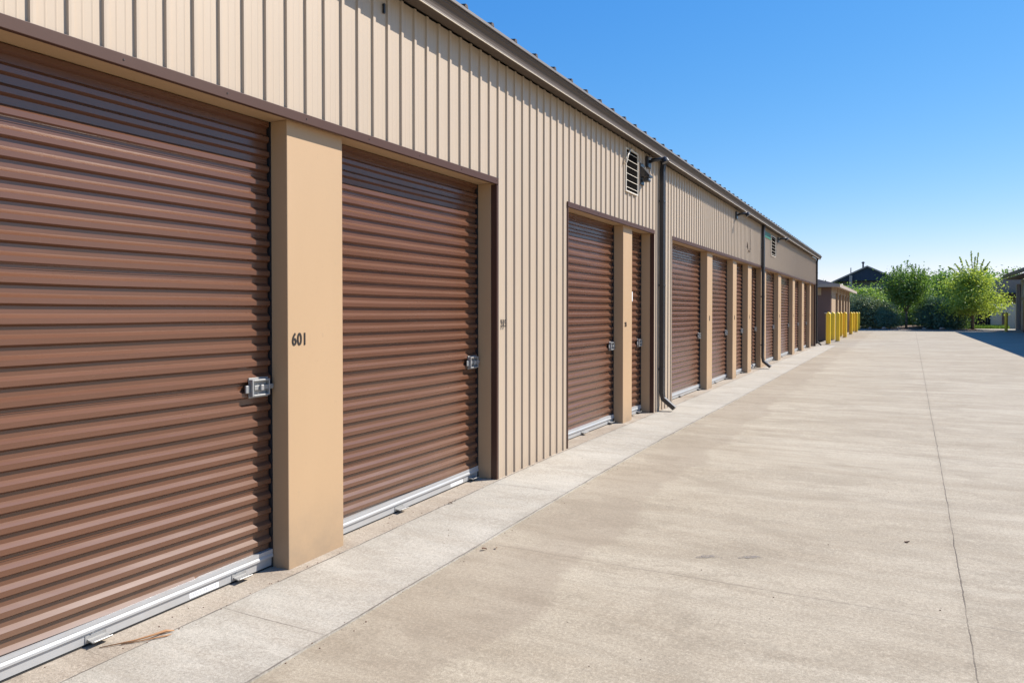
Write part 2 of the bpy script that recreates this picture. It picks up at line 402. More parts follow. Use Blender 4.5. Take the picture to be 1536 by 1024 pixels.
# pillars
DIGITS = []
def text(body, size, parent, loc, rot, mat, name, sx=1., weight=0., th=.0015):
    cu = bpy.data.curves.new('t', 'FONT'); cu.body = body; cu.size = size; cu.extrude = th; cu.offset = weight
    cu.space_character = 1.12
    o = bpy.data.objects.new('t', cu); S.collection.objects.link(o)
    dg = bpy.context.evaluated_depsgraph_get(); me = bpy.data.meshes.new_from_object(o.evaluated_get(dg))
    bpy.data.objects.remove(o)
    me.materials.clear(); me.materials.append(mat)
    q = bpy.data.objects.new(name, me); q.location = loc; q.rotation_euler = rot; q.scale = (sx, 1, 1)
    return link(q, parent)
TXR = (R(90), 0, R(90))
pillars = []
for gi, (a, b, ps) in enumerate(groups):
    for i, (p, q) in enumerate(ps):
        mb = MB(); mb.box(-.31, PX, p, q, gz(p)+.006, HB+.011, .004)
        if gi == 0:
            for yy in (p+.03,): pass
        o = mb.build('pillar', M['pillar'], bld); pillars.append(o)
        # thin hem strip along the foot
def num(pil, body, y, z, size=.108, sx=.76, w=.0022, x=PX+.0022): return text(body, size, pil, (x, y, z), TXR, M['ink'], 'unit_number', sx, w)
num(pillars[2], '601', 3.474, 1.292)
num(pillars[3], '255', 9.80, 1.30, .085, .6)
for k, s_ in zip(range(4, 12), ['8', '0', '4', '6', '8', '0', '9', '2']):
    p = groups[2][2][k-4]; num(pillars[k], s_, (p[0]+p[1])/2-.05, 1.33, .14, .75, .005)
text('235', .10, bld, (.0165, 6.09, 1.36), TXR, M['ink'], 'unit_number', .70, .001)
# ------------------------------------------------------------------ doors
P0 = .0935
def curtain(ya, yb, z0, z1, za=None, zb=None):
    mb = MB(); prof = []
    z = z1; i = 0
    # top -> down: valley, up-facing slope out, ridge face, slope back in
    dz = [(0, 0.), (0, .030), (.021, .050), (.021, .076), (0, .0885)]
    d = DX-.012
    while z > z0:
        for dx, q in dz:
            if z-q > z0: prof.append((d+dx, z-q))
        if i % 7 == 3 and z-P0 > z0:      # sheet seam: small lip in the valley
            prof.append((d, z-P0-.008)); prof.append((d+.0035, z-P0-.0095)); prof.append((d+.0035, z-P0-.0125)); prof.append((d, z-P0-.0135))
            prof.append((d, z-P0-.030)); prof.append((d+.021, z-P0-.050)); prof.append((d+.021, z-P0-.076)); prof.append((d, z-P0-.0885)); z -= P0; i += 1
        z -= P0; i += 1
    prof.append((d, z0))
    # the sheet is not dead flat: slight dents and sagging along its width
    n = max(6, int((yb-ya)/.07)); k = len(prof); b = len(mb.v)
    from mathutils import noise as mn
    for q in range(n+1):
        y = ya+(yb-ya)*q/n; e = math.sin(math.pi*q/n)
        for (x, z) in prof:
            dx = mn.noise(Vector((y*1.6+ya*7, z*5.5, 1.3)))*.0022+mn.noise(Vector((y*5+ya, z*14, 4.7)))*.0007
            dzz = mn.noise(Vector((y*1.1+ya*3, z*2.2, 8.1)))*.0035*e-.002*e
            zl = za+(zb-za)*q/n; zz = z+dzz
            if zz < zl: zz = zl; x = d
            mb.v.append((x+dx, y, zz))
    for q in range(n):
        for i_ in range(k-1):
            a = b+q*k+i_; mb.f.append((a, a+1, a+k+1, a+k)); mb.m.append(0)
    return mb
def handle(mb, y, z, x):
    # folded steel pull: back plate with a lipped step
    mb.box(x, x+.004, y-.055, y+.055, z-.022, z+.016, .001)
    pr = [(0, .002), (.045, -.006), (.058, .004), (.060, .001), (.046, -.011), (0, -.004)]
    mb.extr([(x+.004+p[0], z+p[1]-.004) for p in pr], 'y', y-.045, y+.05, closed=True, caps=True)
    mb.tube([(x+.006, y-.02, z+.030), (x+.014, y-.02, z+.030)], .006, 6)
def make_door(ya, yb, latch=True, pulls=(), sticker=None, wsign=False):
    gm = gz((ya+yb)/2); z0 = gm+.012
    za, zb = gz(ya)+.02, gz(yb)+.02
    d = curtain(ya+.014, yb-.014, min(za, zb)+.090, 2.74, za+.095, zb+.095).build('roller_door', M['door'], bld)
    # bottom bar (sloped with the sill)
    mb = MB(); x = DX-.012
    pr = [(0, .106), (.026, .105), (.026, .086), (.024, .080), (.030, .068), (.030, .056), (.016, .048), (.014, .0), (-.01, 0), (-.01, .104)]
    n = len(pr); 
    A = [(x+p[0], ya+.006, za+p[1]) for p in pr]; B = [(x+p[0], yb-.006, zb+p[1]) for p in pr]
    for i in range(n): mb.face([A[i], A[(i+1) % n], B[(i+1) % n], B[i]])
    mb.face(A[::-1]); mb.face(B); mb.build('bottom_bar', M['white'], d, normals=True)
    mb = MB()
    mb.face([(x+.010, ya, za-.014), (x+.010, yb, zb-.014), (x+.010, yb, zb+.001), (x+.010, ya, za+.001)]); mb.build('gap_shadow_strip', M['gap_shadow'], d)  # black strip paints in the shadow of the gap below the bar
    for e, yy in ((1, ya), (-1, yb)):
        mb = MB(); mb.box(DX-.04, DX+.012, yy+e*.001, yy+e*.007, gz(yy)+.008, HB+.011); mb.box(DX-.04, DX-.034, yy+e*.007, yy+e*.034, gz(yy)+.008, HB+.011)
        mb.build('guide_rail', M['black'], d)
    if latch:
        mb = MB(); y = yb-.115; z = 1.035; x = DX+.010
        mb.box(x, x+.006, y-.08, y+.075, z-.062, z+.062, .002)                 # back plate
        mb.box(x+.006, x+.036, y-.078, y-.066, z-.052, z+.052, .003)           # shroud sides
        mb.box(x+.006, x+.036, y-.066, y+.06, z+.040, z+.052, .003)
        mb.box(x+.006, x+.036, y-.066, y+.06, z-.052, z-.040, .003)
        mb.box(x+.006, x+.030, y+.06, y+.07, z-.052, z+.052, .003)
        mb.box(x+.008, x+.024, y-.05, y+.105, z-.015, z+.015, .003)            # slide bolt
        mb.box(x+.022, x+.040, y-.012, y+.012, z-.018, z+.018, .004)
        mb.box(x+.004, x+.018, y-.112, y-.08, z-.030, z+.018, .004)
        mb.build('slide_latch', M['steel'], d, normals=True)
    for py in pulls:
        mb = MB(); handle(mb, py, gz(py)+.045, DX+.003); mb.build('pull_handle', M['steel'], d, normals=True)
    if sticker:
        y = sticker; zg = gz(y); mb = MB(); mb.box(DX+.0025, DX+.0035, y, y+.20, zg+.028, zg+.062); s = mb.build('bar_sticker', M['sticker'], d)
        mb = MB(); mb.mi = 0
        rr = random.Random(3)
        yy = y+.012
        while yy < y+.185:
            w = rr.uniform(.003, .009); h = rr.uniform(.004, .018); mb.box(DX+.0035, DX+.0039, yy, yy+w, zg+.036, zg+.038+h); yy += w+rr.uniform(.003, .006)
        q = mb.build('sticker_marks', M['sticker_ink'], d)
    if wsign:
        mb = MB(); y = ya+.28; mb.box(DX+.012, DX+.014, y, y+.14, 1.66, 1.80, .0005); mb.build('door_sticker', M['sticker'], d)
    return d
def spans(g):
    a, b, ps = g; e = [a+.012]
    for p, q in ps: e += [p, q]
    e.append(b-.012); return list(zip(e[::2], e[1::2]))
for gi, g in enumerate(groups):
    for i, (ya, yb) in enumerate(spans(g)):
        w = yb-ya
        if gi == 0 and i == 2: make_door(ya, yb, True, (2.27, 3.17), 2.82)
        elif gi == 0 and i == 3: make_door(ya, yb, True, (4.78, 5.90), 5.55)
        elif gi == 0: make_door(ya, yb, True, (ya+w/2,))
        else: make_door(ya, yb, True, (ya+w*.45, yb-.16), None, gi == 1 and i == 1)
# ------------------------------------------------------------------ downspouts, vents, lamps
def spout(y, kick=True, x0=.020, w=.10, top=3.84):
    g0 = gz(y)
    d_ = .062
    mb = MB()
    path = [(x0+.045, 3.83), (x0+.04, 3.76), (x0+d_/2, 3.70), (x0+d_/2, g0+.30), (x0+d_/2+.02, g0+.20), (x0+d_/2+.20, g0+.055)]
    # rectangular section swept in the x-z plane
    pts = [Vector((p[0], 0, p[1])) for p in path]; rings = []
    for i, p in enumerate(pts):
        dv = (pts[min(i+1, len(pts)-1)]-pts[max(i-1, 0)]).normalized(); nrm = Vector((dv.z, 0, -dv.x))
        if nrm.x < 0: nrm = -nrm
        h = d_/2
        rings.append([p-nrm*h+Vector((0, y-w/2, 0)), p+nrm*h+Vector((0, y-w/2, 0)), p+nrm*(h+.0)+Vector((0, y-w/2+.02, 0)), p+nrm*(h-.006)+Vector((0, y-.01, 0)), p+nrm*(h-.006)+Vector((0, y+.01, 0)), p+nrm*h+Vector((0, y+w/2-.02, 0)), p+nrm*h+Vector((0, y+w/2, 0)), p-nrm*h+Vector((0, y+w/2, 0))])
    for a, b in zip(rings[:-1], rings[1:]):
        for k in range(8): mb.face([a[k], a[(k+1) % 8], b[(k+1) % 8], b[k]])
    mb.face(rings[0]); mb.face(rings[-1][::-1])
    o = mb.build('downspout', M['spout'], bld, normals=True)
    for z in (3.2, 1.9, .6): mb = MB(); mb.box(x0-.01, x0+d_+.004, y-w/2-.012, y+w/2+.012, z, z+.03, .002); mb.build('spout_strap', M['spout'], o)
    return o
spout(11.28); spout(20.75, w=.16); spout(35.02, w=.13)
def vent(y0, y1, z0, z1):
    mb = MB(); x = .032; t_ = .018
    mb.box(.004, x, y0, y0+t_, z0, z1, .003); mb.box(.004, x, y1-t_, y1, z0, z1, .003)
    mb.box(.004, x, y0+t_, y1-t_, z0, z0+t_, .003); mb.box(.004, x, y0+t_, y1-t_, z1-t_, z1, .003)
    o = mb.build('louvre_vent', M['cream'], bld)
    mb = MB(); mb.box(.003, .0185, y0+t_, y1-t_, z0+t_, z1-t_); mb.build('vent_recess', M['dark'], o)
    n = 6
    for k in range(n):
        z = z0+t_+(z1-z0-2*t_)*(k+.5)/n
        mb = MB(); mb.extr([(.022, z+.006), (.031, z-.003), (.0295, z-.006), (.020, z+.003)], 'y', y0+t_, y1-t_, closed=True, caps=True); mb.build('louvre_slat', M['cream'], o, normals=True)
    return o
vent(9.62, 10.14, 3.14, 3.735); vent(22.3, 23.1, 3.12, 3.70)
def arm_lamp(y, z=3.70):
    mb = MB(); mb.box(.004, .05, y-.075, y+.075, z-.085, z+.085, .012)
    o = mb.build('arm_lamp', M['black'], bld)
    mb = MB(); mb.tube([(.05, y, z+.02), (.12, y, z+.03), (.26, y, z+.035)], [.035, .028, .03], 10); mb.build('lamp_arm', M['black'], o, smooth=True)
    mb = MB(); mb.tube([(.25, y, z+.045), (.27, y, z+.02), (.29, y, z-.02)], [.035, .05, .055], 12); mb.build('lamp_head', M['black'], o)
    mb = MB(); mb.tube([(.05, y-.03, z+.05), (.075, y-.03, z+.05)], .022, 10); mb.build('light_sensor', M['white'], o)
    return o
arm_lamp(10.62); arm_lamp(17.2, 3.68); arm_lamp(23.6, 3.68)
def flood(y, z):
    mb = MB(); mb.box(.004, .03, y-.08, y+.08, z-.14, z+.16, .004); o = mb.build('flood_lamp', M['black'], bld)
    mb = MB(); mb.extr([(.03, z+.11), (.045, z+.11), (.155, z-.02), (.155, z-.045), (.03, z-.03)], 'y', y-.075, y+.075, closed=True, caps=True); mb.build('lamp_hood', M['black'], o, normals=True)
    mb = MB(); mb.box(.04, .135, y-.06, y+.06, z-.10, z-.047, .01); mb.build('lamp_box', M['black'], o)
    mb = MB(); mb.box(.05, .140, y-.04, y+.04, z-.075, z-.055, .004); mb.build('lamp_lens', M['white'], o)
    return o
flood(10.34, 3.47)
mb = MB(); mb.tube([(.02, 10.5, 3.62), (.03, 10.46, 3.60), (.03, 10.42, 3.55)], .008, 6); mb.build('lamp_wire', M['black'], bld, smooth=True)
mb = MB(); mb.tube([(.024, 9.56, 3.50), (.05, 9.58, 3.52), (.055, 9.62, 3.62), (.05, 9.74, 3.72), (.03, 9.9, 3.74)], .011, 6); mb.build('conduit', M['cream'], bld, smooth=True)
mb = MB(); mb.box(.016, .024, 20.95, 22.2, 3.56, 3.72, .002); mb.build('green_panel', M['green'], bld)
mb = MB(); mb.box(.0035, .02, 4.335, 4.352, 3.66, 3.73, .002); mb.build('wall_slot', M['black'], bld)
mb = MB(); mb.tube([(.022, 19.0, 3.55), (.022, 19.02, 3.1), (.03, 18.9, 2.98), (.022, 18.7, 3.0), (.022, 18.55, 3.2)], .008, 6); mb.build('hanging_cable', M['gutter'], bld, smooth=True)
# screws along header trim and siding rows
mb = MB()
for a, b, _ in groups:
    y = a+.3
    while y < b: mb.box(.018, .021, y, y+.007, 2.712, 2.719); y += .62
mb.build('trim_screws', M['ink'], bld)

# ------------------------------------------------------------------ litter
mb = MB()
def up(y): return gz(y)+.012
mb.tube([(-.115, 2.24, up(2.2)+.002), (-.02, 2.36, up(2.3)+.008), (.02, 2.44, up(2.4)+.012), (.03, 2.50, up(2.5)+.008), (.055, 2.53, up(2.5)+.004)], [.002, .004, .005, .007, .002], 6)
mb.tube([(-.05, 2.31, up(2.3)+.002), (.03, 2.41, up(2.4)+.004), (.07, 2.47, up(2.5)+.003), (.075, 2.50, up(2.5)+.002)], [.002, .003, .004, .001], 6)
tag(mb.build('dry_leaf', M['twig'], smooth=True), 'curled orange-brown dry leaf stem lying beside the nearest white door bar', 'dry leaf')
def leafbit(x, y, s, lab, rz=0., g=None, mat='leafbit'):
    mb = MB(); n = 7; top = []
    for j in range(n):
        u = j/(n-1); w = math.sin(math.pi*min(1, u*1.05+.02))*.3; zc = .006+.012*math.sin(u*3+x)
        top.append([(-.5+u, -w, zc+.012), (-.5+u, 0, zc), (-.5+u, w*.8, zc+.016)])
    for j in range(n-1):
        for k in range(2):
            mb.face([Vector(top[j][k])*1, top[j+1][k], top[j+1][k+1], top[j][k+1]])
    mb.v = [(v[0]*s, v[1]*s, v[2]*min(1, s*12)) for v in mb.v]
    o = mb.build('dry_leaf', M[mat]); o.location = (x, y, gz(y)+(.009 if 0.03 < x < .79 else .003)); o.rotation_euler.z = rz
    return tag(o, lab, 'dry leaf', g)
leafbit(3.39, 5.73, .035, 'dark curled dry leaf on the open concrete just left of the long joint', .4)
leafbit(.86, 4.32, .04, 'small brown dry leaf at the end of the walkway edge crack', 1.0)
leafbit(.92, 4.38, .03, 'tiny reddish dry leaf next to the walkway edge near the joint', 2.2, mat='twig')
leafbit(.06, 5.15, .035, 'thin dry leaf scrap on the sill beside the second door', .2)
# tyre scuff: two short curved rubber marks
mb = MB()
for (cx, cy, s) in ((2.17, 4.86, 1), (2.42, 4.97, .9)):
    pts = []
    for j in range(7):
        u = j/6; pts.append((cx+.16*u*s, cy-.05+.16*u-.10*u*u, .035*math.sin(math.pi*(.15+.8*u))))
    for a, b in zip(pts[:-1], pts[1:]):
        mb.face([(a[0], a[1]-a[2], gz(a[1])+.003), (b[0], b[1]-b[2], gz(b[1])+.003), (b[0], b[1]+b[2], gz(b[1])+.003), (a[0], a[1]+a[2], gz(a[1])+.003)])
t = NT('rubber_scuff'); t.bump(t.noise(60, 4, .7), .4, .005)
tr = t.n('BsdfTransparent'); mx = t.n('MixShader'); t.out((.26, .23, .20), .9)
t.set(mx.inputs[0], t.ramp(t.noise(22, 4, .7), [(.42, .05), (.62, .75)])); t.t.links.new(tr.outputs[0], mx.inputs[1]); t.t.links.new(t.b.outputs[0], mx.inputs[2])
t.t.links.new(mx.outputs[0], t.t.nodes['Material Output'].inputs[0])
tag(mb.build('tyre_mark', t.m), kind='structure')

# ------------------------------------------------------------------ bollards
def make_bollard():
    root = empty('bollard'); h = 1.5; r = .106
    mb = MB(); prof = [(r, 0), (r, h-r*1.15)]+[(r*math.cos(a), h-r*1.15+r*1.15*math.sin(a)) for a in [i*math.pi/2/7 for i in range(1, 7)]]+[(.004, h)]
    mb.lathe(prof, 24); mb.build('sleeve', M['yellow'], root, smooth=True)
    mb = MB(); mb.lathe([(r+.045, -.02), (r+.045, .012), (r+.002, .03)], 24); mb.build('footing', M['walk'], root, smooth=False)
    return root
def copy_tree(o, parent=None):
    c = o.copy(); link(c)
    if parent: c.parent = parent
    for ch in list(o.children): copy_tree(ch, c)
    return c
bl = [(.35, 37.19, 'nearest and biggest yellow bollard, by the far corner of the long building'),
      (.49, 40.95, 'second yellow bollard of the front line, partly covering a paler one'),
      (.42, 47.56, 'third yellow bollard of the front line, before the small brown building'),
      (.36, 54.4, 'fourth yellow bollard of the front line, at the tan wall of the small building'),
      (.36, 61.0, 'fifth yellow bollard of the front line, next to last before the bushes'),
      (.25, 66.9, 'farthest yellow bollard at the end of the row beside the bushes'),
      (.14, 42.6, 'yellow bollard showing behind the left side of the second bollard'),
      (.07, 49.4, 'yellow bollard showing behind the left side of the third bollard'),
      (.10, 62.2, 'yellow bollard showing behind the left side of the fifth bollard')]
first = make_bollard()
for i, (x, y, lab) in enumerate(bl):
    o = first if i == 0 else copy_tree(first)
    o.location = (x, y, 0); o.rotation_euler.z = i*.7
    tag(o, lab, 'bollard', 'yellow bollards in a row past the long building')
o = copy_tree(first); o.location = (10.3, 66.3, 0)
tag(o, 'lone yellow bollard at the right in the shade of the right building', 'bollard', 'yellow bollards in a row past the long building')

# ------------------------------------------------------------------ small building beyond the bollards
sb = tag(empty('small_storage_building', (-.1, 44.6, 0)), 'small brown and tan storage building with dark hip roof behind the yellow bollards', 'building')
def bp(name, mb, mat, par=sb, **k):
    mb.v = [(v[0]+.1, v[1]-44.6, v[2]) for v in mb.v]; return mb.build(name, mat, par, **k)
mb = MB(); mb.box(-8, -.12, 44.6, 44.8, -.1, 3.02); bp('end_wall', mb, M['brownwall'])
mb = MB(); mb.box(-.32, -.1, 44.802, 47.6, -.1, 3.0); mb.box(-.5, -.34, 44.8, 61, -.1, 3.0)
for y in (49.4, 52.2, 54.9, 57.6, 60.4): mb.box(-.34, -.1, y, y+.6, -.1, 3.0)
mb.box(-.34, -.13, 47.6, 60.4, 2.62, 3.0); mb.box(-8, -.5, 60.9, 61, -.1, 3)
bp('side_wall', mb, M['tanwall'])
for a, b in ((47.6, 49.4), (50.0, 52.2), (52.8, 54.9), (55.5, 57.6), (58.2, 60.4)):
    m2 = MB(); prof = []; z = 2.62
    while z > .05:
        prof += [(-.30, z), (-.30, z-.03), (-.28, z-.05), (-.28, z-.08)]; z -= .1
    m2.extr(prof, 'y', a, b); bp('roller_door', m2, M['door'])
mb = MB(); mb.box(-2.2, -.62, 44.57, 44.598, 2.45, 2.85, .004); bp('wall_sign_panel', mb, M['tanwall'])
mb = MB()
e = 3.02; rg = 3.75
v = [(-8.4, 44.1, e), (.35, 44.1, e), (.35, 61.5, e), (-8.4, 61.5, e), (-4, 48.5, rg+.5), (-4, 57, rg+.5)]
for f in ((0, 1, 4), (1, 2, 5, 4), (2, 3, 5), (3, 0, 4, 5)): mb.face([v[i] for i in f])
bp('hip_roof', mb, M['roofdark'])
mb = MB(); mb.box(-8.4, .35, 44.08, 44.11, e-.14, e+.02); mb.box(.33, .37, 44.11, 61.5, e-.16, e+.02); mb.box(-8.4, .33, 44.11, 61.5, e-.03, e-.01); bp('roof_fascia', mb, M['houseroof'])
mb = MB(); mb.box(-.42, -.10, 44.3, 44.597, 1.42, 1.46, .005); bp('wall_shelf', mb, M['cream'])

# ------------------------------------------------------------------ far house
hs_ = tag(empty('gabled_house', (0, 92, 0)), 'far house with navy gable, pale roof edges and a tall post, behind the bushes', 'building')
def hp(name, mb, mat, **k):
    mb.v = [(v[0], v[1]-92, v[2]) for v in mb.v]; return mb.build(name, mat, hs_, **k)
mb = MB(); mb.box(-2.6, 2.9, 92.3, 100, -.4, 5.0); hp('house_wall', mb, M['housewall'])
mb = MB(); n = len(mb.v)
fr = [(-3.3, 91.2, 5.0), (3.1, 91.2, 5.0), (-.05, 91.2, 6.55)]; bk = [(p[0], 100, p[2]) for p in fr]
mb.face(fr); mb.face(bk[::-1]); mb.face([fr[0], bk[0], bk[1], fr[1]]); hp('gable_end', mb, M['navy'])
mb = MB()
for (xa, za, xb, zb) in ((-3.6, 4.97, -.05, 6.66), (3.4, 4.97, -.05, 6.66)):
    mb.face([(xa, 91, za), (xb, 91, zb), (xb, 100.4, zb), (xa, 100.4, za)]); mb.face([(xa, 91, za), (xb, 91, zb), (xb, 91, zb-.16), (xa, 91, za-.16)]); mb.face([(xa, 91, za-.16), (xb, 91, zb-.16), (xb, 100.4, zb-.16), (xa, 100.4, za-.16)])
hp('house_roof', mb, M['houseroof'])
mb = MB(); mb.box(-3.1, 3.0, 90.6, 92.3, 4.08, 4.22, .01); hp('porch_roof', mb, M['houseroof'])
mb = MB(); mb.box(-1.85, -1.55, 90.9, 91.15, -.2, 5.6, .02); hp('porch_post', mb, M['houseroof'])
for x in (1.15, -.6):
    mb = MB(); mb.box(x, x+.5, 92.24, 92.3, 2.3, 3.7, .01); w = hp('window', mb, M['palewall'])
    mb = MB(); mb.box(x+.08, x+.42, 92.225, 92.24, 2.4, 3.6); mb.v = [(v[0], v[1]-92, v[2]) for v in mb.v]; mb.build('pane', M['glass'], w)
mb = MB(); mb.tube([(-.5, 92, 6.3), (-.5, 92, 7.15)], .09, 8); mb.tube([(-.5, 92, 7.0), (-.5, 92, 7.1)], .17, 8); hp('roof_flue', mb, M['navy'])
mb = MB(); mb.tube([(-1.75, 92, 5.6), (-1.75, 92, 6.5)], .05, 6); hp('flue_pipe', mb, M['navy'])

# ------------------------------------------------------------------ right building (mostly outside the frame), pale shed
rb = tag(empty('right_storage_building', (11, 40, 0)), 'tall grey and brown building with deep dark eaves at the right edge', 'building')
def rp(name, mb, mat, par=None, **k):
    mb.v = [(v[0]-11+(.45 if v[0] < 14 else 0), v[1]-40, v[2]+(.05 if v[2] > 3.7 else 0)) for v in mb.v]; return mb.build(name, mat, par or rb, **k)
mb = MB(); mb.box(11, 20, 22, 68.8, -.1, 3.9); rp('front_wall', mb, M['greywall'])
mb = MB()
for (xa, za, xb, zb) in ((9.95, 4.32, 15.6, 6.4), (21.2, 4.32, 15.6, 6.4)):
    mb.face([(xa, 21.5, za), (xb, 21.5, zb), (xb, 68.95, zb), (xa, 68.95, za)]); mb.face([(xa, 68.95, za-.25), (xb, 68.95, zb-.25), (xb, 68.95, zb), (xa, 68.95, za)])
    mb.face([(xa, 21.5, za-.06), (xb, 21.5, zb-.25), (xb, 68.95, zb-.25), (xa, 68.95, za-.06)]); mb.face([(xa, 21.5, za-.25), (xa, 68.95, za-.25), (xa, 68.95, za), (xa, 21.5, za)])
rp('roof_slab', mb, M['trim'])
mb = MB(); mb.box(9.9, 9.95, 21.5, 68.95, 4.1, 4.36, .01); mb.box(9.95, 11, 21.5, 68.9, 3.95, 4.02); rp('eave_board', mb, M['trim'])
for y in (68.5, 60.):
    mb = MB(); mb.box(10.72, 10.98, y, y+.35, 0, 3.65, .02); rp('corner_post', mb, M['greywall'])
for y in (58.5, 61.6, 64.6):
    mb = MB(); mb.box(10.94, 10.996, y, y+2.2, 0, 2.35, .01); d_ = rp('maroon_door', mb, M['maroon'])
    mb = MB(); mb.box(10.80, 10.92, y-.25, y+2.45, 2.4, 2.62, .01); rp('door_canopy', mb, M['brownwall'])
mb = MB(); mb.box(10.75, 10.9, 64.2, 64.4, 0, 3.9, .01); rp('drain_pipe', mb, M['white'])
mb = MB(); mb.box(10.6, 10.98, 63.0, 63.7, 2.75, 3.4, .02); rp('wall_cabinet', mb, M['tanwall'])
ps = tag(empty('pale_shed', (10, 76, 0)), 'pale shed with one narrow dark window behind the lone bollard at the right', 'shed')
def pp(name, mb, mat, par=None, **k):
    mb.v = [(v[0]-10, v[1]-76, v[2]) for v in mb.v]; return mb.build(name, mat, par or ps, **k)
mb = MB(); mb.box(10.2, 16, 76, 80, -.2, 2.2); pp('shed_wall', mb, M['palewall'])
mb = MB(); mb.box(10.6, 16, 76.3, 79.8, 2.2, 4.3); pp('gable_shade_block', mb, M['greywall'])  # added block, its grey stands for shading under the right building's gable
mb = MB()
for i in range(24): mb.box(10.25+i*.24, 10.27+i*.24, 75.985, 76.0, 0, 2.19)
pp('board_battens', mb, M['palewall'])
mb = MB(); mb.box(10.98, 11.22, 75.95, 75.98, .35, 1.5, .01); w = pp('window', mb, M['cream'])
mb = MB(); mb.box(11.01, 11.19, 75.94, 75.95, .4, 1.45); pp('pane', mb, M['glass'], w)
for z in (2.45, 2.75, 3.05):
    mb = MB(); mb.box(11.0, 13, 75.75, 76.29, z, z+.10, .01); pp('shade_slat', mb, M['roofdark'])
fe = tag(empty('board_fence', (8.8, 76.5, 0)), 'dark brown board fence between the lime tree and the pale shed', 'fence')
for i in range(8):
    mb = MB(); mb.box(i*.19-.1, i*.19+.06, 0, .03, .25, 1.55, .005); mb.build('fence_board', M['fence'], fe)
mb = MB(); mb.box(-.12, 1.4, .031, .07, .5, .6); mb.box(-.12, 1.4, .031, .07, 1.2, 1.3); mb.build('fence_rail', M['fence'], fe)
mb = MB(); mb.box(-.15, -.05, .07, .17, 0, 1.6); mb.box(1.3, 1.4, .07, .17, 0, 1.6); mb.build('fence_post', M['fence'], fe)
# pale pad
mb = MB(); mb.box(8.7, 14, 68.2, 72.5, -.1, .12, .01); tag(mb.build('concrete_pad', M['walk']), kind='structure')

# ------------------------------------------------------------------ vegetation
def leaves(mb, c, rad, n, size, rng, shell=.55, axis=None, flat=0.):
    """leaf clusters through an ellipsoid volume; mostly near its surface, in uneven clumps"""
    c = Vector(c); rad = Vector(rad)
    rot = axis.to_track_quat('Z', 'Y').to_matrix() if axis is not None else Matrix.Identity(3)
    k = max(3, n//26)
    for _ in range(k):
        d = Vector((rng.gauss(0, 1), rng.gauss(0, 1), rng.gauss(0, 1))).normalized()
        rr = shell+(1-shell)*rng.random()**.7
        if rng.random() < .12: rr *= rng.uniform(1.02, 1.16)
        cc = c+rot @ Vector((d.x*rad.x*rr, d.y*rad.y*rr, d.z*rad.z*rr))
        cs = size*rng.uniform(1.6, 3.2)
        for _ in range(n//k):
            p = cc+Vector((rng.gauss(0, cs), rng.gauss(0, cs), rng.gauss(0, cs*.7)))
            leaf(mb, p, size*rng.uniform(.6, 1.25), rng, flat)
def leaf(mb, p, s, rng, flat=0.):
    u = Vector((rng.gauss(0, 1), rng.gauss(0, 1), rng.gauss(0, 1)*(1-flat))).normalized()
    w = u.cross(Vector((rng.gauss(0, 1), rng.gauss(0, 1), rng.gauss(0, 1)))).normalized()*s*.36
    u = u*s*.6; q = u.cross(w).normalized()*s*.08
    n = len(mb.v)
    mb.v += [tuple(p-u), tuple(p+w+q), tuple(p+u), tuple(p-w+q)]; mb.f.append((n, n+1, n+2, n+3)); mb.m.append(0)
def tree(name, loc, label, cat, blobs, limbs, mat, size, seed, group=None, shell=.5, flat=0., twigs=()):
    rng = random.Random(seed); root = tag(empty(name, loc), label, cat, group)
    if limbs:
        mb = MB()
        for pts, rs in limbs: mb.tube(pts, rs, 8)
        mb.build('trunk', M['bark'], root, smooth=True)
    mb = MB()
    for b in blobs:
        c, r, n = b[:3]; ax = Vector(b[3]) if len(b) > 3 else None
        leaves(mb, c, r, n, size, rng, shell, ax, flat)
    for (a, b, n, sp) in twigs:
        a = Vector(a); b = Vector(b)
        for i in range(n):
            t_ = i/n; bend = Vector((0, 0, .12*math.sin(math.pi*t_)))
            leaf(mb, a.lerp(b, t_)+bend+Vector((rng.gauss(0, sp), rng.gauss(0, sp), rng.gauss(0, sp)))*(1.15-t_), size*.8, rng)
    mb.build('foliage', mat, root)
    return root
rg = random.Random(11)
# 1. vase-shaped ornamental tree: upswept plumes
bl_, lm, tw = [], [([(0, 0, 0), (.03, 0, .9), (0, 0, 1.7)], [.10, .085, .07])], []
for i in range(20):
    a = i*2.4; t_ = (i+.5)/20; lean = .25+.95*t_; hgt = 5.45-1.25*t_**1.8+rg.uniform(-.5, .25)
    top = Vector((math.cos(a)*lean*1.5, math.sin(a)*lean*1.4, hgt)); bot = Vector((math.cos(a)*.15, math.sin(a)*.15, 1.75))
    mid = bot.lerp(top, .62)+Vector((math.cos(a)*.25, math.sin(a)*.25, -.25))
    d = (top-bot); bl_.append((mid, (.33, .33, d.length*.38), 430, tuple(d)))
    tw.append((mid, top+d.normalized()*.12, 70, .09))
    if i % 3 == 0: lm.append(([(0, 0, 1.35), tuple(bot.lerp(mid, .5)), tuple(mid)], [.035, .025, .012]))
bl_.append(((0, 0, 2.5), (.95, .9, .6), 800))
tree('ornamental_tree', (3.7, 70.6, .1), 'dark green vase-shaped tree with bare forked trunk in the middle of the bed', 'tree', bl_, lm, L_mid, .15, 1, twigs=tw)
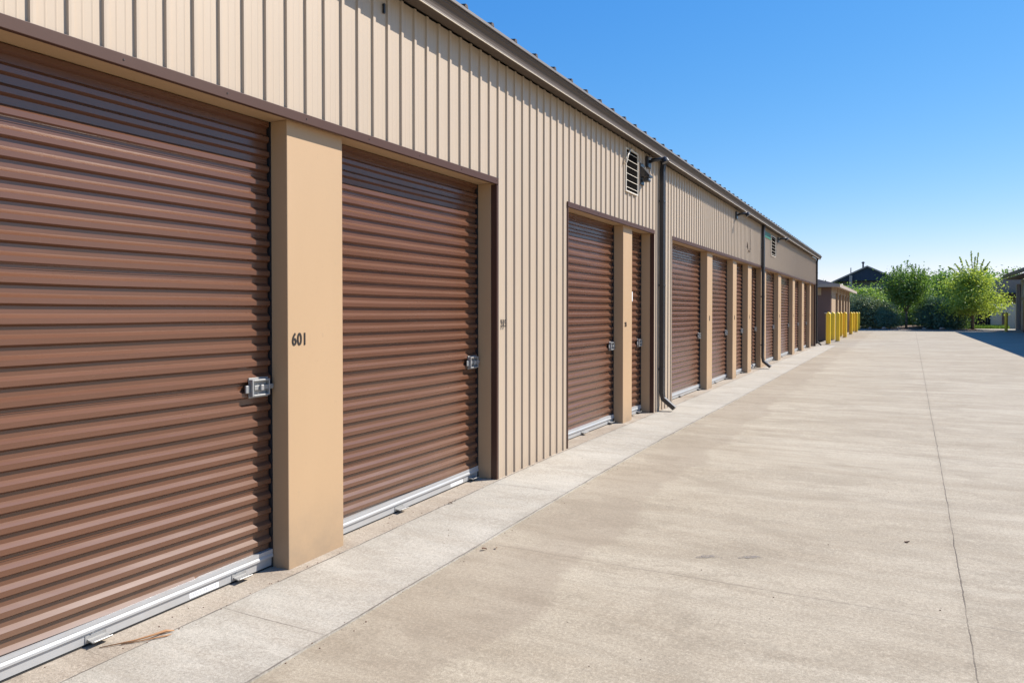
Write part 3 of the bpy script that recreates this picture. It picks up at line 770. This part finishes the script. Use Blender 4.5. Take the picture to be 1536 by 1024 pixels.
# 2. lime layered tree with sparse whips on top
bl_, lm, tw = [], [([(0, 0, 0), (.02, 0, 1.2), (-.05, 0, 3.0), (.05, 0, 4.6)], [.13, .11, .07, .02])], []
for i in range(34):
    z = 1.5+2.9*rg.random()**1.15; rmax = 2.45*(1-((z-1.8)/3.2)*.75) if z > 1.8 else 2.2
    a = rg.uniform(0, 6.28); rr = rmax*rg.uniform(.35, .95)
    c_ = (math.cos(a)*rr, math.sin(a)*rr, z); bl_.append((c_, (rg.uniform(.45, .85), rg.uniform(.45, .85), rg.uniform(.14, .26)), 260))
    if i % 3 == 0: lm.append(([(0, 0, z-.7), (c_[0]*.5, c_[1]*.5, z-.25), c_], [.045, .03, .012]))
bl_.append(((0, 0, 2.7), (.95, .95, 1.4), 1300))
for (dx, dz, sx) in ((-1.75, 5.1, -.3), (-1.3, 5.35, -.2), (-.95, 5.9, -.25), (-.15, 6.35, 0), (.35, 6.2, .1), (.75, 5.65, .2), (1.15, 5.45, .25), (1.0, 4.95, .2), (-.5, 5.6, 0), (.15, 5.9, 0)):
    lm.append(([(sx*.4, 0, 4.0), (sx+dx*.35, rg.uniform(-.2, .2), 4.75), (dx, rg.uniform(-.3, .3), dz)], [.03, .018, .006])); tw.append(((sx+dx*.2, 0, 4.0), (dx, 0, dz), 85, .065))
tree('lime_tree', (8.45, 70.4, .1), 'lime green layered tree with bare wispy top shoots beside the pale shed', 'tree', bl_, lm, L_lime, .17, 2, twigs=tw, flat=.35)
def bush(loc, r, h, n, mat, size, seed, label, name='shrub', cat='shrub', group='shrubs in the planting bed', shell=.6):
    rng = random.Random(seed); bl_ = []
    k = 9
    for i in range(k):
        a = rng.uniform(0, 6.28); q = r*.5*rng.random(); zc = h*rng.uniform(.35, .68)
        bl_.append(((math.cos(a)*q, math.sin(a)*q, zc), (r*rng.uniform(.5, .72), r*rng.uniform(.5, .7), h*rng.uniform(.24, .36)), n//k))
    bl_.append(((0, 0, h*.36), (r*.95, r*.9, h*.38), n//2))
    limbs = [([(0, 0, 0), (rng.uniform(-.1, .1), 0, h*.3), (rng.uniform(-.2, .2), 0, h*.6)], [.06, .045, .02])]
    return tree(name, loc, label, cat, bl_, limbs, mat, size, seed, group, shell)
bush((.25, 72.6, .05), 1.15, 3.0, 6000, L_grey, .14, 21, 'grey-green shrub closest to the bollard row')
bush((-.9, 74.5, .05), 1.2, 3.3, 5000, L_grey, .14, 22, 'grey-green shrub hidden behind the far end of the bollard row')
bush((1.55, 72.0, .05), 1.0, 2.5, 5000, L_grey, .14, 23, 'low grey-green shrub second from the bollard row')
bush((2.45, 70.6, .05), .95, 1.75, 5000, L_blue, .09, 24, 'small dark round shrub just left of the forked tree trunk')
bush((5.65, 71.4, .05), 1.2, 2.9, 7000, L_blue, .14, 25, 'tall blue-green shrub right of the forked tree trunk')
bush((6.85, 71.0, .05), 1.05, 2.1, 6000, L_blue, .14, 26, 'dark blue-green shrub in the gap left of the lime tree')
bush((7.55, 72.4, .05), 1.15, 2.5, 5000, L_mid, .10, 27, 'dark green shrub behind the lime tree trunk')
bush((4.3, 75.5, .05), 1.2, 2.4, 5000, L_mid, .11, 28, 'shaded shrub far back behind the forked trunk')
def ftree(loc, r, h, mat, size, seed, label, n=7000, z0=.15, group='trees behind the planting bed'):
    rng = random.Random(seed); bl_, lm = [], []
    for i in range(16):
        a = rng.uniform(0, 6.28); t_ = rng.random(); z = h*(z0+(1-z0)*t_*.9); q = r*.75*math.sqrt(rng.random())*(1-.55*t_**2)
        bl_.append(((math.cos(a)*q, math.sin(a)*q, z), (r*rng.uniform(.28, .45), r*rng.uniform(.28, .45), h*rng.uniform(.09, .15)), n//26))
    bl_.append(((0, 0, h*.5), (r*.75, r*.75, h*.4), n//4))
    lm = [([(0, 0, 0), (.05, 0, h*.4), (0, 0, h*.8)], [.16, .11, .04])]+[([(0, 0, h*.3), tuple(Vector(b[0])*.6+Vector((0, 0, h*.1))), tuple(b[0])], [.06, .04, .015]) for b in bl_[:6]]
    return tree('broadleaf_tree', loc, label, 'tree', bl_, lm, mat, size, seed, group, .45)
ftree((.55, 76.5, .1), 1.9, 3.8, L_yel, .17, 31, 'yellow-green tree in front of the navy gabled house', 9000)
ftree((-1.7, 78, .1), 1.6, 3.9, L_yel, .17, 32, 'yellow-green tree above the far end of the small building', 6000)
ftree((5.0, 79, .1), 2.0, 4.6, L_yel, .18, 33, 'bright green tree right behind the dark vase-shaped tree', 9000)
ftree((6.9, 82, .1), 2.1, 4.9, L_far, .2, 34, 'mid green tree in the gap between the vase-shaped tree and the lime tree', 8000)
ftree((8.3, 80, .1), 1.9, 4.6, L_yel, .18, 35, 'green tree just behind the left half of the lime tree', 7000)
ftree((10.3, 84, .1), 2.0, 5.1, L_far, .2, 36, 'green tree showing between the lime tree and the right eaves', 7000)
far = [(-6, 96, 2.6, 5.2), (-9.5, 100, 3, 5.4), (4.2, 101, 2.8, 5.9), (6.7, 103, 2.6, 6.2), (8.9, 101, 2.6, 6.0), (11.3, 104, 2.8, 6.2), (14.4, 103, 2.4, 7.2), (17.8, 106, 3, 6.8), (-14, 104, 3.4, 5.6), (22, 110, 3.5, 6.5)]
fl = ['far tree left of the gabled house over the small roof', 'far tree well left of the gabled house', 'far tree beside the right slope of the gabled house', 'far tree with knobbly dark crown right of the vase-shaped tree',
      'far tree at the middle of the gap before the lime tree', 'far tree behind the top shoots of the lime tree', 'dark tree rising above the right building eaves', 'far tree hidden behind the right building', 'far tree at the left end of the tree line', 'far tree at the right end of the tree line']
for i, (x, y, r, h) in enumerate(far): ftree((x, y, -.4), r, h+.4, L_far if i % 3 else L_mid, .25, 50+i, fl[i], 6000, .1, 'far trees on the skyline')
# far-off wood reading as one mass
rng = random.Random(90); mb = MB()
for i in range(70):
    x = -75+i*2.4; leaves(mb, (x, 130+rng.uniform(-4, 4), 1.8), (2.6, 2.2, 2.6+rng.uniform(-.4, .7)), 420, .38, rng, .5)
tag(mb.build('far_woodland', L_far), 'low green woodland filling the skyline far behind everything', 'woodland', kind='stuff')
# grit along the sill and the joints
rng = random.Random(8); mb = MB()
for i in range(420):
    y = rng.uniform(1.6, 14)**1.0; x = rng.choice([rng.gauss(-.12, .05), rng.gauss(.03, .02), rng.gauss(.82, .03), rng.uniform(0, 4)])
    if -.19 < x and abs(x) < 5:
        q = rng.uniform(.0015, .0045); z = gz(y)+(.008 if x < .79 else 0)
        mb.face([(x-q, y-q, z+.001), (x+q*1.3, y-q*.6, z+.001), (x+q*.2, y+q*.2, z+q*1.4)]); mb.face([(x+q*1.3, y-q*.6, z+.001), (x+q*.4, y+q*1.2, z+.001), (x+q*.2, y+q*.2, z+q*1.4)]); mb.face([(x+q*.4, y+q*1.2, z+.001), (x-q, y-q, z+.001), (x+q*.2, y+q*.2, z+q*1.4)])
tag(mb.build('gravel_grit', M['leafbit']), 'scattered fine dark grit along the door sills and walkway joints', 'grit', kind='stuff')
# boulders
def boulder(x, y, s, lab, seed):
    bm = bmesh.new(); bmesh.ops.create_icosphere(bm, subdivisions=2, radius=1); rr = random.Random(seed)
    for v in bm.verts: v.co = v.co*(1+rr.uniform(-.18, .18)); v.co.z *= .62
    mb = MB(); mb.addbm(bm, Matrix.Diagonal((s, s*.8, s, 1))); o = mb.build('boulder', M['rock']); o.location = (x, y, .1+s*.3)
    tag(o, lab, 'boulder', 'boulders at the foot of the shrubs')
boulder(2.05, 69.2, .17, 'tan boulder at the bed edge left of the small dark round shrub', 1)
boulder(3.15, 69.3, .14, 'small tan boulder at the foot of the small dark round shrub', 2)
boulder(5.0, 69.3, .15, 'small tan boulder at the left foot of the tall blue-green shrub', 3)
boulder(6.25, 69.2, .19, 'tan boulder in the gap between the two blue-green shrubs', 4)
boulder(1.0, 69.2, .12, 'tiny tan boulder nearest the bollard row', 5)
# grass tuft strip
rng = random.Random(5); mb = MB()
for i in range(5200):
    x = rng.uniform(8.3, 11.2); y = rng.uniform(72.6, 75.6); h = rng.uniform(.15, .42); a = rng.uniform(0, 6.28); dx, dy = math.cos(a)*.03, math.sin(a)*.03; lx, ly = rng.gauss(0, .06), rng.gauss(0, .06)
    mb.face([(x-dx, y-dy, .05), (x+dx, y+dy, .05), (x+lx, y+ly, .05+h)])
tag(mb.build('grass', L_mid), 'patch of short bright grass in front of the dark board fence', 'grass', kind='stuff')
